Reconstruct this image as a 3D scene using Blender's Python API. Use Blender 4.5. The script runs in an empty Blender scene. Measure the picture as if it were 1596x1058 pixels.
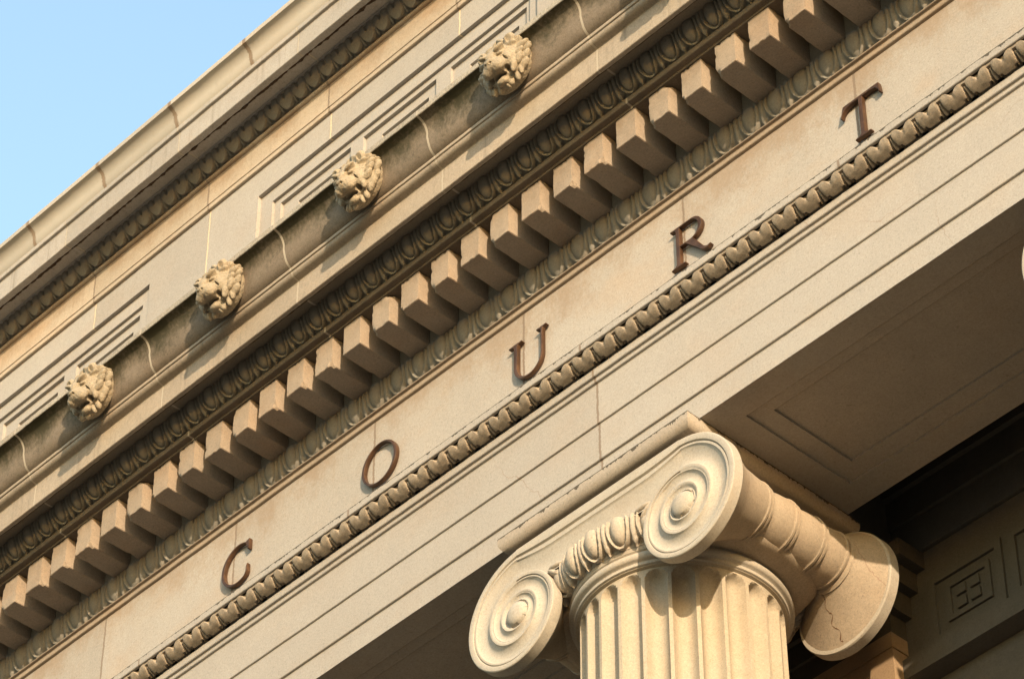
import bpy, bmesh, math, random
import numpy as np
from mathutils import Vector, Matrix, noise

random.seed(7)
S = bpy.context.scene
COL = S.collection
H = 1.6                      # eye height of the photographer; survey heights below are measured from the eye

# ------------------------------------------------------------------ camera
YAW, PITCH, FPX = -0.816714, 0.748858, 5415.0
fwd = Vector((math.cos(PITCH)*math.sin(YAW), math.cos(PITCH)*math.cos(YAW), math.sin(PITCH)))
right = Vector((math.cos(YAW), -math.sin(YAW), 0.0))
up = right.cross(fwd)
cam = bpy.data.cameras.new('camera')
cam.sensor_width = 36.0
cam.lens = FPX/1596.0*36.0
cam.clip_start, cam.clip_end = 0.1, 2000.0
camo = bpy.data.objects.new('camera', cam)
camo.matrix_world = Matrix(((right.x, up.x, -fwd.x, 0.0), (right.y, up.y, -fwd.y, 0.0),
                            (right.z, up.z, -fwd.z, H), (0, 0, 0, 1)))
COL.objects.link(camo)
S.camera = camo

# ------------------------------------------------------------------ light
SUN = Vector((1.55, -1.0, 0.46)).normalized()          # direction towards the sun
EL = math.asin(SUN.z)
AZ = math.atan2(SUN.x, SUN.y)                           # clockwise from +Y
w = bpy.data.worlds.new('World')
S.world = w
w.use_nodes = True
nt = w.node_tree
bg = nt.nodes['Background']
sky = nt.nodes.new('ShaderNodeTexSky')
sky.sky_type = 'NISHITA'
sky.sun_disc = False
sky.sun_elevation = EL
sky.sun_rotation = AZ
sky.air_density, sky.dust_density, sky.ozone_density = 1.62, 0.7, 1.6
nt.links.new(sky.outputs[0], bg.inputs[0])
bg.inputs[1].default_value = 0.15
sl = bpy.data.lights.new('sun', 'SUN')
sl.energy = 2.35
sl.angle = math.radians(0.5)
sl.color = (1.0, 0.775, 0.52)
so = bpy.data.objects.new('sun', sl)
so.rotation_euler = SUN.to_track_quat('Z', 'Y').to_euler()
so.location = (10, -20, 30)
COL.objects.link(so)
S.view_settings.view_transform = 'Standard'
S.view_settings.look = 'None'
S.view_settings.exposure = 1.6
S.view_settings.gamma = 1.0

# ------------------------------------------------------------------ materials
def mathn(nt, op, a, b=None, c=None, clamp=False):
    n = nt.nodes.new('ShaderNodeMath')
    n.operation = op
    n.use_clamp = clamp
    for i, v in enumerate((a, b, c)):
        if v is None:
            continue
        if isinstance(v, (int, float)):
            n.inputs[i].default_value = v
        else:
            nt.links.new(v, n.inputs[i])
    return n.outputs[0]

def noisen(nt, vec, scale, detail=2.0, rough=0.5):
    n = nt.nodes.new('ShaderNodeTexNoise')
    n.inputs['Scale'].default_value = scale
    n.inputs['Detail'].default_value = detail
    n.inputs['Roughness'].default_value = rough
    nt.links.new(vec, n.inputs['Vector'])
    return n.outputs[0]

def rampn(nt, fac, lo, hi):
    n = nt.nodes.new('ShaderNodeMapRange')
    n.inputs['From Min'].default_value = lo
    n.inputs['From Max'].default_value = hi
    n.interpolation_type = 'SMOOTHSTEP'
    nt.links.new(fac, n.inputs['Value'])
    return n.outputs[0]

def mixc(nt, fac, a, b, mode='MIX'):
    n = nt.nodes.new('ShaderNodeMix')
    n.data_type = 'RGBA'
    n.blend_type = mode
    if isinstance(fac, (int, float)):
        n.inputs[0].default_value = fac
    else:
        nt.links.new(fac, n.inputs[0])
    for i, v in ((6, a), (7, b)):
        if isinstance(v, tuple):
            n.inputs[i].default_value = v if len(v) == 4 else v + (1.0,)
        else:
            nt.links.new(v, n.inputs[i])
    return n.outputs[2]

def scaled(nt, vec, s):
    n = nt.nodes.new('ShaderNodeVectorMath')
    n.operation = 'MULTIPLY'
    nt.links.new(vec, n.inputs[0])
    n.inputs[1].default_value = s
    return n.outputs[0]

STONE = (0.340, 0.314, 0.284)

def stone(name, base=STONE, grain=0.16, mottle=0.10, joints=None, streak=0.0, streak_col=(0.20, 0.15, 0.11),
          warm=0.0, top_tint=None, edge=None, bump=0.25, joint_w=0.0055, joint_col=(0.20, 0.155, 0.12), spots=0.0,
          cracks=0.0, rough=0.85, grey=0.0):
    """Granular cut stone: grains, mottling, mortar joints, rain streaks, grey patches and a top tint of algae or brown, all procedural."""
    m = bpy.data.materials.new(name)
    m.use_nodes = True
    nt = m.node_tree
    b = nt.nodes['Principled BSDF']
    b.inputs['Roughness'].default_value = rough
    b.inputs['Specular IOR Level'].default_value = 0.25
    pos = nt.nodes.new('ShaderNodeNewGeometry').outputs['Position']
    sep = nt.nodes.new('ShaderNodeSeparateXYZ')
    nt.links.new(pos, sep.inputs[0])
    X, Y, Z = sep.outputs
    # mottling: broad patches a little lighter / darker, and blocks that differ from one another
    mo = noisen(nt, pos, 3.1, 5.0, 0.6)
    v = mathn(nt, 'MULTIPLY_ADD', mathn(nt, 'SUBTRACT', mo, 0.5), 2.6*mottle, 1.0)
    m2 = noisen(nt, pos, 22.0, 4.0, 0.6)
    v = mathn(nt, 'MULTIPLY', v, mathn(nt, 'MULTIPLY_ADD', mathn(nt, 'SUBTRACT', m2, 0.5), 1.6*mottle, 1.0))
    g1 = noisen(nt, pos, 95.0, 3.0, 0.7)
    v = mathn(nt, 'MULTIPLY', v, mathn(nt, 'MULTIPLY_ADD', mathn(nt, 'SUBTRACT', g1, 0.5), 3.2*grain, 1.0))
    g2 = noisen(nt, pos, 230.0, 1.0, 0.5)
    v = mathn(nt, 'MULTIPLY', v, mathn(nt, 'MULTIPLY_ADD', mathn(nt, 'SUBTRACT', g2, 0.5), 2.2*grain, 1.0))
    # dark mineral specks
    sp = rampn(nt, noisen(nt, pos, 120.0, 1.0, 0.4), 0.62, 0.72)
    v = mathn(nt, 'MULTIPLY', v, mathn(nt, 'MULTIPLY_ADD', sp, -0.9*grain, 1.0))
    if joints:
        per, ph = joints[:2]
        blk = nt.nodes.new('ShaderNodeTexWhiteNoise')
        blk.noise_dimensions = '1D'
        bi = mathn(nt, 'FLOOR', mathn(nt, 'DIVIDE', mathn(nt, 'SUBTRACT', X, ph), per))
        nt.links.new(bi, blk.inputs['W'])
        v = mathn(nt, 'MULTIPLY', v, mathn(nt, 'MULTIPLY_ADD', mathn(nt, 'SUBTRACT', blk.outputs[0], 0.5), 0.17, 1.0))
    col = mixc(nt, 1.0, base, v, 'MULTIPLY')
    # warm iron tint in patches
    wt = rampn(nt, noisen(nt, scaled(nt, pos, (1.0, 1.0, 1.6)), 2.2, 5.0, 0.62), 0.46, 0.72)
    col = mixc(nt, mathn(nt, 'MULTIPLY', wt, 0.22+warm), col, mixc(nt, 1.0, col, (1.0, 0.82, 0.66), 'MULTIPLY'))
    if grey:
        gt = rampn(nt, noisen(nt, scaled(nt, pos, (1.0, 1.0, 1.0)), 5.0, 6.0, 0.65), 0.42, 0.66)
        col = mixc(nt, mathn(nt, 'MULTIPLY', gt, grey), col, (0.25, 0.225, 0.185))
    if streak:
        st = noisen(nt, scaled(nt, pos, (34.0, 34.0, 2.2)), 1.0, 4.0, 0.65)
        br = noisen(nt, pos, 2.6, 3.0, 0.5)
        f = mathn(nt, 'MULTIPLY', rampn(nt, st, 0.50, 0.78), rampn(nt, br, 0.36, 0.62))
        col = mixc(nt, mathn(nt, 'MULTIPLY', f, streak), col, streak_col)
    if top_tint:
        z0, z1, amt, acol = top_tint        # algal green on the gutter, brown elsewhere; densest at z1, thinning out raggedly to z0
        a1 = noisen(nt, scaled(nt, pos, (4.2, 4.2, 3.0)), 1.0, 6.0, 0.68)
        a2 = noisen(nt, scaled(nt, pos, (60.0, 60.0, 40.0)), 1.0, 3.0, 0.6)
        hgt = mathn(nt, 'DIVIDE', mathn(nt, 'SUBTRACT', Z, z0), z1-z0)
        k = mathn(nt, 'ADD', hgt, mathn(nt, 'MULTIPLY', mathn(nt, 'SUBTRACT', a1, 0.5), 2.6))
        k = mathn(nt, 'ADD', k, mathn(nt, 'MULTIPLY', mathn(nt, 'SUBTRACT', a2, 0.5), 0.9))
        f = rampn(nt, k, 0.15, 1.15)
        col = mixc(nt, mathn(nt, 'MULTIPLY', f, amt), col, acol)
    if edge:
        for z0, amp, sgn in edge:        # ragged black crust creeping from an arris
            e = noisen(nt, scaled(nt, pos, (26.0, 26.0, 5.0)), 1.0, 4.0, 0.7)
            lim = mathn(nt, 'MULTIPLY_ADD', rampn(nt, e, 0.44, 0.78), amp, 0.0055)
            d = mathn(nt, 'MULTIPLY', mathn(nt, 'SUBTRACT', z0, Z), sgn)
            f = mathn(nt, 'LESS_THAN', d, lim)
            up = mathn(nt, 'GREATER_THAN', d, -0.002)
            col = mixc(nt, mathn(nt, 'MULTIPLY', mathn(nt, 'MULTIPLY', f, up), 0.85), col, (0.035, 0.028, 0.02))
    if spots:
        s = rampn(nt, noisen(nt, pos, 34.0, 2.0, 0.5), 0.70, 0.76)
        col = mixc(nt, mathn(nt, 'MULTIPLY', s, spots), col, (0.12, 0.09, 0.07))
    hsrc = g1
    bumpv = mathn(nt, 'ADD', mathn(nt, 'MULTIPLY', g1, 0.6), mathn(nt, 'MULTIPLY', m2, 0.5))
    if cracks:
        vo = nt.nodes.new('ShaderNodeTexVoronoi')
        vo.feature = 'DISTANCE_TO_EDGE'
        vo.inputs['Scale'].default_value = 1.1
        wv = nt.nodes.new('ShaderNodeVectorMath')
        wv.operation = 'ADD'
        nz = nt.nodes.new('ShaderNodeTexNoise')
        nz.inputs['Scale'].default_value = 6.0
        nz.inputs['Detail'].default_value = 5.0
        nt.links.new(pos, nz.inputs['Vector'])
        nt.links.new(scaled(nt, nz.outputs['Color'], (0.16, 0.16, 0.16)), wv.inputs[1])
        nt.links.new(pos, wv.inputs[0])
        nt.links.new(wv.outputs[0], vo.inputs['Vector'])
        f = mathn(nt, 'MULTIPLY', mathn(nt, 'LESS_THAN', vo.outputs[0], 0.0022), rampn(nt, noisen(nt, pos, 1.3, 2.0), 0.50, 0.60))
        col = mixc(nt, mathn(nt, 'MULTIPLY', f, cracks), col, (0.22, 0.14, 0.10))
    if joints:
        wob = mathn(nt, 'MULTIPLY', mathn(nt, 'SUBTRACT', noisen(nt, scaled(nt, pos, (0.0, 25.0, 25.0)), 1.0, 3.0), 0.5), 0.010)
        fr = mathn(nt, 'FRACT', mathn(nt, 'DIVIDE', mathn(nt, 'ADD', mathn(nt, 'SUBTRACT', X, ph), wob), per))
        dist = mathn(nt, 'MULTIPLY', mathn(nt, 'MINIMUM', fr, mathn(nt, 'SUBTRACT', 1.0, fr)), per)
        jm = mathn(nt, 'LESS_THAN', dist, joint_w)
        je = mathn(nt, 'LESS_THAN', dist, joint_w*1.55)
        ragged = rampn(nt, noisen(nt, pos, 60.0, 2.0), 0.42, 0.55)
        col = mixc(nt, mathn(nt, 'MULTIPLY', mathn(nt, 'MULTIPLY', je, ragged), 0.45), col, (0.16, 0.12, 0.09))
        jc = joints[2] if len(joints) > 2 else joint_col
        col = mixc(nt, mathn(nt, 'MULTIPLY', jm, 0.9), col, jc)
        bumpv = mathn(nt, 'SUBTRACT', bumpv, mathn(nt, 'MULTIPLY', je, 0.5))
    nt.links.new(col, b.inputs['Base Color'])
    bp = nt.nodes.new('ShaderNodeBump')
    bp.inputs['Strength'].default_value = bump
    bp.inputs['Distance'].default_value = 0.004
    nt.links.new(bumpv, bp.inputs['Height'])
    nt.links.new(bp.outputs[0], b.inputs['Normal'])
    return m

PH = -0.21            # phase of the block joints along the front
LIGHT_J = (0.40, 0.35, 0.28)
GREEN = (0.040, 0.037, 0.020)
TAN = (0.235, 0.155, 0.092)
M = {}
M['attic_cornice'] = stone('attic_cornice_stone', joints=(1.0, 0.152, LIGHT_J), streak=0.6, mottle=0.13, grey=0.28, streak_col=(0.15, 0.125, 0.10))
M['attic_cyma'] = stone('gutter_metal_paint', base=(0.39, 0.355, 0.305), grain=0.04, mottle=0.05, joints=(0.637, -12.124, (0.22, 0.16, 0.11)),
                        streak=0.18, bump=0.06, joint_w=0.012)
M['attic_wall'] = stone('attic_wall_stone', joints=(1.0, 0.152, (0.60, 0.49, 0.34)), streak=0.10, mottle=0.06)
M['attic_band'] = stone('attic_band_stone', base=(0.392, 0.328, 0.258), joints=(1.0, 0.152), streak=0.28, warm=0.30, top_tint=(13.40+H, 13.60+H, 0.6, TAN))
M['panel'] = stone('attic_panel_stone', mottle=0.06)
M['cornice'] = stone('cornice_stone', base=(0.310, 0.262, 0.208), joints=(1.0, PH, LIGHT_J), streak=0.7,
                     streak_col=(0.15, 0.125, 0.10), mottle=0.14, grain=0.19, joint_w=0.006)
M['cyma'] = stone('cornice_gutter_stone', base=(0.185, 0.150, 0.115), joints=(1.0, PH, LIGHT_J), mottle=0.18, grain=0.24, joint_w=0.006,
                  top_tint=(11.31+H, 11.475+H, 0.95, GREEN), streak=0.35, streak_col=(0.13, 0.115, 0.07))
M['soffit_dark'] = stone('cornice_soffit_stone', base=(0.19, 0.160, 0.125), joints=(1.0, PH, LIGHT_J), mottle=0.16, streak=0.2)  # base darkened to stand in for the shade behind the dentils
M['egg'] = stone('egg_moulding_stone', base=(0.175, 0.165, 0.145), mottle=0.14, grain=0.17, streak=0.15)  # base lowered to paint in the shade below the dentils
M['egg_upper'] = stone('dark_egg_moulding_stone', base=(0.200, 0.185, 0.155), mottle=0.2, grain=0.17, grey=0.35)  # darker than the plain stone, with grey patches
M['dentil'] = stone('dentil_stone', base=(0.285, 0.232, 0.182), mottle=0.15, grain=0.19, warm=0.25, spots=0.25, top_tint=(10.90+H, 11.06+H, 0.45, (0.17, 0.115, 0.07)))  # browner towards the top
M['frieze'] = stone('frieze_stone', joints=(1.0, PH+0.003), streak=0.10, streak_col=(0.36, 0.24, 0.14), warm=0.22, mottle=0.07, top_tint=(10.36+H, 10.72+H, 0.55, TAN))
M['architrave'] = stone('architrave_stone', joints=(3.02, -7.733), streak=0.07, mottle=0.07, cracks=0.5)
M['crown'] = stone('architrave_crown_stone', joints=(1.5, -7.733), mottle=0.10, edge=[(10.089+H, 0.018, 1.0)], grain=0.17)
M['leaf'] = stone('carved_leaf_stone', base=(0.270, 0.225, 0.175), mottle=0.16, grain=0.22, bump=0.5)
M['hearts'] = stone('shade_toned_leaf_stone', base=(0.165, 0.155, 0.135), mottle=0.16, grain=0.18, grey=0.3)  # shade under the attic cornice put into the base colour
M['lip'] = stone('weathered_lip_stone', base=(0.30, 0.27, 0.225), grain=0.45, mottle=0.2, joints=(1.0, PH, LIGHT_J), spots=0.4)
M['rust'] = stone('rusty_crust', base=(0.045, 0.028, 0.017), grain=0.5, mottle=0.4, bump=0.6)
M['bed'] = stone('shade_toned_bed_stone', base=(0.145, 0.118, 0.09), mottle=0.22, streak=0.4, joints=(1.0, PH, LIGHT_J), grain=0.2)  # dark base stands in for the shade under the corona
M['seam'] = stone('brown_seam', base=(0.13, 0.075, 0.042), mottle=0.3, grain=0.3)
M['pier_cap'] = stone('pier_capital_stone', base=(0.075, 0.066, 0.052), mottle=0.2)  # dark copy of the pier stone, shade put into its colour
M['soffit'] = stone('architrave_soffit_stone', base=(0.350, 0.310, 0.262), mottle=0.10, streak=0.0, spots=0.3, grey=0.12)
M['shaft'] = stone('column_shaft_stone', base=(0.345, 0.298, 0.232), mottle=0.08, grain=0.17, streak=0.10, streak_col=(0.40, 0.28, 0.16))
M['capital'] = stone('capital_stone', base=(0.370, 0.335, 0.285), mottle=0.08, grain=0.16, warm=0.05, grey=0.10)
M['abacus'] = stone('abacus_stone', base=(0.330, 0.285, 0.235), mottle=0.12, grain=0.19, edge=[(9.373+H, 0.022, 1.0)])
M['echinus'] = stone('echinus_stone', base=(0.370, 0.324, 0.267), mottle=0.15, grain=0.2, spots=0.35, grey=0.2)
M['bolster'] = stone('bolster_stone', base=(0.320, 0.262, 0.200), mottle=0.12, grain=0.2, spots=0.15, cracks=0.6)
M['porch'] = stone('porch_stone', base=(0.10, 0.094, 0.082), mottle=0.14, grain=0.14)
M['pier'] = stone('pier_stone', base=(0.320, 0.225, 0.140), mottle=0.10, grain=0.16)
M['lion'] = stone('lion_stone', base=(0.285, 0.238, 0.172), mottle=0.20, grain=0.26, bump=0.6, spots=0.3, grey=0.25, streak=0.2,
                  streak_col=(0.12, 0.10, 0.06))
M['paving'] = stone('paving_stone', base=(0.311, 0.273, 0.224), mottle=0.12, joints=(0.9, 0.0))

def bronze():
    m = bpy.data.materials.new('brown_bronze')
    m.use_nodes = True
    nt = m.node_tree
    b = nt.nodes['Principled BSDF']
    pos = nt.nodes.new('ShaderNodeNewGeometry').outputs['Position']
    n = noisen(nt, pos, 14.0, 4.0, 0.6)
    n2 = noisen(nt, scaled(nt, pos, (30, 30, 6)), 1.0, 3.0, 0.6)
    c = mixc(nt, rampn(nt, n, 0.35, 0.7), (0.062, 0.031, 0.017), (0.115, 0.060, 0.033))
    c = mixc(nt, mathn(nt, 'MULTIPLY', rampn(nt, n2, 0.55, 0.75), 0.35), c, (0.075, 0.04, 0.025))
    nt.links.new(c, b.inputs['Base Color'])
    b.inputs['Metallic'].default_value = 0.35
    b.inputs['Roughness'].default_value = 0.42
    bp = nt.nodes.new('ShaderNodeBump')
    bp.inputs['Strength'].default_value = 0.12
    bp.inputs['Distance'].default_value = 0.002
    nt.links.new(noisen(nt, pos, 160.0, 2.0), bp.inputs['Height'])
    nt.links.new(bp.outputs[0], b.inputs['Normal'])
    return m
M['bronze'] = bronze()

def ground_mat():
    m = bpy.data.materials.new('ground_asphalt_and_grass')
    m.use_nodes = True
    nt = m.node_tree
    b = nt.nodes['Principled BSDF']
    pos = nt.nodes.new('ShaderNodeNewGeometry').outputs['Position']
    c = mixc(nt, rampn(nt, noisen(nt, pos, 0.05, 4.0), 0.4, 0.6), (0.085, 0.07, 0.05), (0.06, 0.05, 0.036))
    c = mixc(nt, 1.0, c, mathn(nt, 'MULTIPLY_ADD', noisen(nt, pos, 40.0, 3.0), 0.5, 0.75), 'MULTIPLY')
    nt.links.new(c, b.inputs['Base Color'])
    b.inputs['Roughness'].default_value = 0.9
    return m
M['ground'] = ground_mat()

# ------------------------------------------------------------------ mesh helpers
def link(name, me, mat, parent=None, label=None, smooth=32.0):
    o = bpy.data.objects.new(name, me)
    COL.objects.link(o)
    if mat is not None:
        me.materials.append(mat)
    if parent is not None:
        o.parent = parent
        o.matrix_parent_inverse = Matrix.Translation(-parent.location)
    if label:
        o['label'] = label
    if smooth:
        me.shade_smooth()
        me.set_sharp_from_angle(angle=math.radians(smooth))
    return o

def mesh_from(verts, faces, name):
    me = bpy.data.meshes.new(name)
    verts = np.asarray(verts, dtype=np.float64)
    me.from_pydata(verts.tolist(), [], [tuple(int(i) for i in f) for f in faces])
    me.update()
    return me

def grid_faces(nu, nv, off=0, wrap_u=False, flip=False):
    out = []
    for i in range(nu if wrap_u else nu-1):
        j2 = (i+1) % nu
        for k in range(nv-1):
            a, b, c, d = off+i*nv+k, off+j2*nv+k, off+j2*nv+k+1, off+i*nv+k+1
            out.append((a, d, c, b) if flip else (a, b, c, d))
    return out

def join_meshes(parts, name):
    V, F, o = [], [], 0
    for v, f in parts:
        v = np.asarray(v)
        V.append(v)
        F += [tuple(i+o for i in q) for q in f]
        o += len(v)
    return mesh_from(np.concatenate(V), F, name)

def box(x0, x1, y0, y1, z0, z1):
    v = [(x, y, z+H) for x in (x0, x1) for y in (y0, y1) for z in (z0, z1)]
    f = [(0, 1, 3, 2), (4, 6, 7, 5), (0, 4, 5, 1), (2, 3, 7, 6), (0, 2, 6, 4), (1, 5, 7, 3)]
    return np.array(v), f

def wob(P, amp, freq):
    """Small hand-tooled unevenness."""
    out = P.copy()
    for i, p in enumerate(P):
        n = noise.noise_vector(Vector((p[0]*freq, p[1]*freq, p[2]*freq)))
        n2 = noise.noise_vector(Vector((p[0]*freq*4.1+9, p[1]*freq*4.1, p[2]*freq*4.1)))
        out[i] += amp*(np.array(n)*0.7+np.array(n2)*0.5)
    return out

def sweep(prof, x0, x1, dx=0.02, amp=0.0011, chips=0.0):
    """A profile of (Y, Z) points, top to bottom, run along the front from x0 to x1 with slightly worn arrises."""
    pts = []
    n = len(prof)
    for i, (y, z) in enumerate(prof):               # cut each hard corner with a 2.5 mm arris
        if 0 < i < n-1:
            a, c = np.array(prof[i-1]), np.array(prof[i+1])
            p = np.array((y, z))
            la, lc = np.linalg.norm(a-p), np.linalg.norm(c-p)
            da, dc = (a-p)/max(la, 1e-9), (c-p)/max(lc, 1e-9)
            if np.dot(da, dc) > -0.85:
                r = min(0.0028, la*0.3, lc*0.3)
                pts += [p+da*r, p+dc*r]
                continue
        pts.append(np.array((y, z)))
    pts = np.array(pts)
    nx = int((x1-x0)/dx)+1
    xs = np.linspace(x0, x1, nx)
    V = np.zeros((nx, len(pts), 3))
    V[:, :, 0] = xs[:, None]
    V[:, :, 1] = pts[None, :, 0]
    V[:, :, 2] = pts[None, :, 1]+H
    V = V.reshape(-1, 3)
    if amp:
        V = wob(V, amp, 7.0)
    return V, grid_faces(nx, len(pts))

def bez(p0, p1, p2, p3, n):
    t = np.linspace(0, 1, n)[:, None]
    p0, p1, p2, p3 = (np.array(p, float) for p in (p0, p1, p2, p3))
    return [tuple(q) for q in ((1-t)**3*p0+3*(1-t)**2*t*p1+3*(1-t)*t*t*p2+t**3*p3)]

def carved(base, hfun, x0, x1, dx, nv):
    """A carved band: the base curve (Y, Z) resampled, raised along its outward normal by hfun(X, v)."""
    B = np.array(base, float)
    seg = np.r_[0, np.cumsum(np.linalg.norm(np.diff(B, axis=0), axis=1))]
    v = np.linspace(0, 1, nv)
    C = np.stack([np.interp(v*seg[-1], seg, B[:, k]) for k in (0, 1)], 1)
    T = np.gradient(C, axis=0)
    T /= np.linalg.norm(T, axis=1)[:, None]
    N = np.stack([T[:, 1], -T[:, 0]], 1)             # going down the profile, outward is towards -Y / down
    if N[nv//2, 0] > 0:
        N = -N
    nx = int((x1-x0)/dx)+1
    xs = np.linspace(x0, x1, nx)
    h = hfun(xs[:, None], v[None, :])
    V = np.zeros((nx, nv, 3))
    V[:, :, 0] = xs[:, None]
    V[:, :, 1] = C[None, :, 0]+N[None, :, 0]*h
    V[:, :, 2] = C[None, :, 1]+N[None, :, 1]*h+H
    return V.reshape(-1, 3), grid_faces(nx, nv)

def sst(x, a, b):
    t = np.clip((x-a)/(b-a), 0, 1)
    return t*t*(3-2*t)

def hash1(i):
    return np.modf(np.abs(np.sin(i*12.9898)*43758.5453))[0]

def rough_xy(x, v, s=1.0):
    return s*(np.sin(x*211+v*9)*np.sin(x*97-v*23)+0.6*np.sin(x*431+v*41+1.3)*np.sin(v*31+x*151))

def egg_dart(per, ph, H0, rim=True):
    def f(x, v):
        q = (x-ph)/per
        k = np.round(q)
        u = q-k
        sz = 1.0+0.10*(hash1(k)-0.5)
        cv, ru, rv = 0.30, 0.24*sz, 0.54
        e = np.sqrt((u/ru)**2+((v-cv)/rv)**2)
        egg = np.sqrt(np.clip(1-e*e, 0, 1))*H0
        e2 = np.sqrt((u/(ru*1.62))**2+((v-cv)/(rv*1.22))**2)
        e1 = np.sqrt((u/(ru*1.20))**2+((v-cv)/(rv*1.06))**2)
        shell = sst(e1, 0.97, 1.10)*(1-sst(e2, 0.93, 1.05))*H0*0.66
        d = np.abs(np.abs(u)-0.5)
        wdt = 0.075*(1-sst(v, 0.55, 0.98))+0.016+0.05*sst(v, 0.70, 0.78)*(1-sst(v, 0.80, 0.98))
        dart = (1-sst(d, wdt*0.5, wdt*1.1))*H0*0.60
        pit = -H0*0.55*sst(v, 0.62, 0.85)*(1-sst(v, 0.95, 1.0))*sst(e2, 1.02, 1.12)*sst(d, wdt, wdt*1.6)
        h = np.maximum(np.maximum(egg, shell), dart)+np.where((egg < 1e-4) & (shell < 1e-4) & (dart < 1e-4), pit, 0)
        return h+rough_xy(x, v, H0*0.025)
    return f

def leaf_crown(per, ph, H0):
    """Lesbian leaf: arches standing side by side, each round a slot with a tongue in it; undercut pockets at the foot."""
    def f(x, v):
        q = (x-ph)/per
        k = np.round(q)
        u = q-k
        a = np.abs(u)
        j = hash1(k)-0.5
        vtop = -0.08+0.02*j+0.40*(2*a)**3.4                      # shoulders fall away to a notch between the arches
        body = sst(v-vtop, -0.02, 0.055)
        sw = 0.078+0.070*sst(v, 0.30, 0.95)                     # slot, widening downwards
        e = np.clip((a-sw)/(0.5-sw), 0, 1)
        cross = 0.90+0.10*sst(e, 0.0, 0.22)
        cross = cross*(1-0.14*sst(e, 0.72, 1.0)*(1-sst(v, 0.30, 0.55)))
        h = -H0*(1-body*cross)
        inslot = (1-sst(a, sw*0.80, sw*1.08))*sst(v, 0.13, 0.18)
        tw = 0.016+0.050*v
        tongue = (1-sst(a, tw*0.7, tw*1.25))*sst(v, 0.17, 0.24)*(1-sst(v, 0.92, 0.98))
        h = h*(1-inslot)+inslot*(-H0*1.35*(1-tongue)-H0*0.35*tongue)
        pocket = sst(v, 0.70, 0.78)*(1-sst(v, 0.92, 0.97))*(1-sst(np.abs(a-(0.19+0.07*(v-0.7)/0.3)), 0.025, 0.07))
        h = h*(1-pocket)-pocket*H0*1.5
        h = h-H0*0.75*sst(v, 0.84, 0.90)
        return h+rough_xy(x*0.37, v*0.6, H0*0.03)
    return f

def hearts(per, ph, H0):
    """Heart-shaped leaves hanging point down, dark gaps between the points."""
    def f(x, v):
        q = (x-ph)/per
        k = np.round(q)
        u = q-k
        a = np.abs(u)
        half = 0.47*np.sqrt(np.clip(1-(np.clip(v-0.30, 0, 1)/0.66)**1.7, 0, 1))
        inside = 1-sst(a, half-0.05, half+0.02)
        cleft = (1-sst(a, 0.01+0.10*(1-v/0.35), 0.05+0.12*(1-v/0.35)))*(1-sst(v, 0.22, 0.38))
        h = inside*H0*(0.62+0.38*np.cos(np.clip(a/0.47, 0, 1)*1.5))*(1-0.7*cleft)
        dart = (1-sst(np.abs(a-0.5), 0.03, 0.07))*H0*0.45*(1-sst(v, 0.72, 0.9))
        h = np.maximum(h, dart)-H0*0.5*sst(v, 0.55, 0.8)*(1-inside)*(dart < 1e-4)
        return h+rough_xy(x, v, H0*0.02)
    return f

def tag(o, label, cat, group=None, kind=None):
    o['label'] = label
    o['category'] = cat
    if group:
        o['group'] = group
    if kind:
        o['kind'] = kind
    return o

def empty(name, loc):
    o = bpy.data.objects.new(name, None)
    o.location = loc
    o.empty_display_size = 0.3
    COL.objects.link(o)
    bpy.context.view_layer.update()
    return o

XA, XB = -15.5, -2.5           # extent of the front that is built
VA, VB = -12.9, -4.9           # extent carved in fine detail

# ------------------------------------------------------------------ ground
me = bpy.data.meshes.new('ground')
me.from_pydata([(-600, -600, 0), (600, -600, 0), (600, 600, 0), (-600, 600, 0)], [], [(0, 1, 2, 3)])
g = link('ground', me, M['ground'], smooth=0)
g['kind'] = 'structure'
parts = [box(XA, XB, 7.45-0.34*i, 9.4, -H+0.004, -H+0.80-0.2*i) if i == 0 else
         box(XA, XB, 7.45-0.34*i, 7.45-0.34*(i-1), -H+0.004, -H+0.80-0.2*i) for i in range(4)]
st = link('front_steps', join_meshes(parts, 'front_steps'), M['paving'], smooth=0)
tag(st, 'pale stone steps running along the foot of the colonnade', 'steps')

# ------------------------------------------------------------------ the courthouse
B = empty('courthouse', (-8.0, 9.0, 0.0))
tag(B, 'pale stone courthouse front with carved cornices above a colonnade', 'building')

# --- attic cornice
def part(name, meshparts, mat, parent=B, smooth=32.0, label=None):
    if isinstance(meshparts, tuple):
        meshparts = [meshparts]
    return link(name, join_meshes(meshparts, name), mat, parent, label, smooth)

cyma_a = bez((7.608, 13.936), (7.636, 13.928), (7.650, 13.905), (7.656, 13.883), 7)+bez((7.658, 13.873), (7.662, 13.850), (7.668, 13.833), (7.676, 13.8225), 6)
atc = part('attic_cornice', sweep([(7.676, 13.822), (7.676, 13.793), (7.693, 13.790), (7.693, 13.637), (7.738, 13.637), (7.738, 13.682),
      (7.829, 13.682), (7.829, 13.674), (7.838, 13.674), (7.838, 13.667), (7.851, 13.667)], XA, XB), M['attic_cornice'])
part('gutter', sweep([(9.0, 14.03), (7.603, 13.974), (7.603, 13.937)]+cyma_a+[(7.676, 13.822)], XA, XB), M['attic_cyma'], atc)
hb = bez((7.849, 13.668), (7.853, 13.635), (7.878, 13.625), (7.902, 13.578), 8)
part('leaf_moulding', [carved(hb, hearts(0.1105, -12.571, 0.020), VA, VB, 0.0036, 26)], M['hearts'], atc, 50.0)
roll = [(7.902, 13.580)]+[(7.913+0.015*math.cos(a), 13.564+0.013*math.sin(a)) for a in np.linspace(math.pi*0.55, math.pi*1.6, 9)]+[(7.919, 13.545)]
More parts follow.
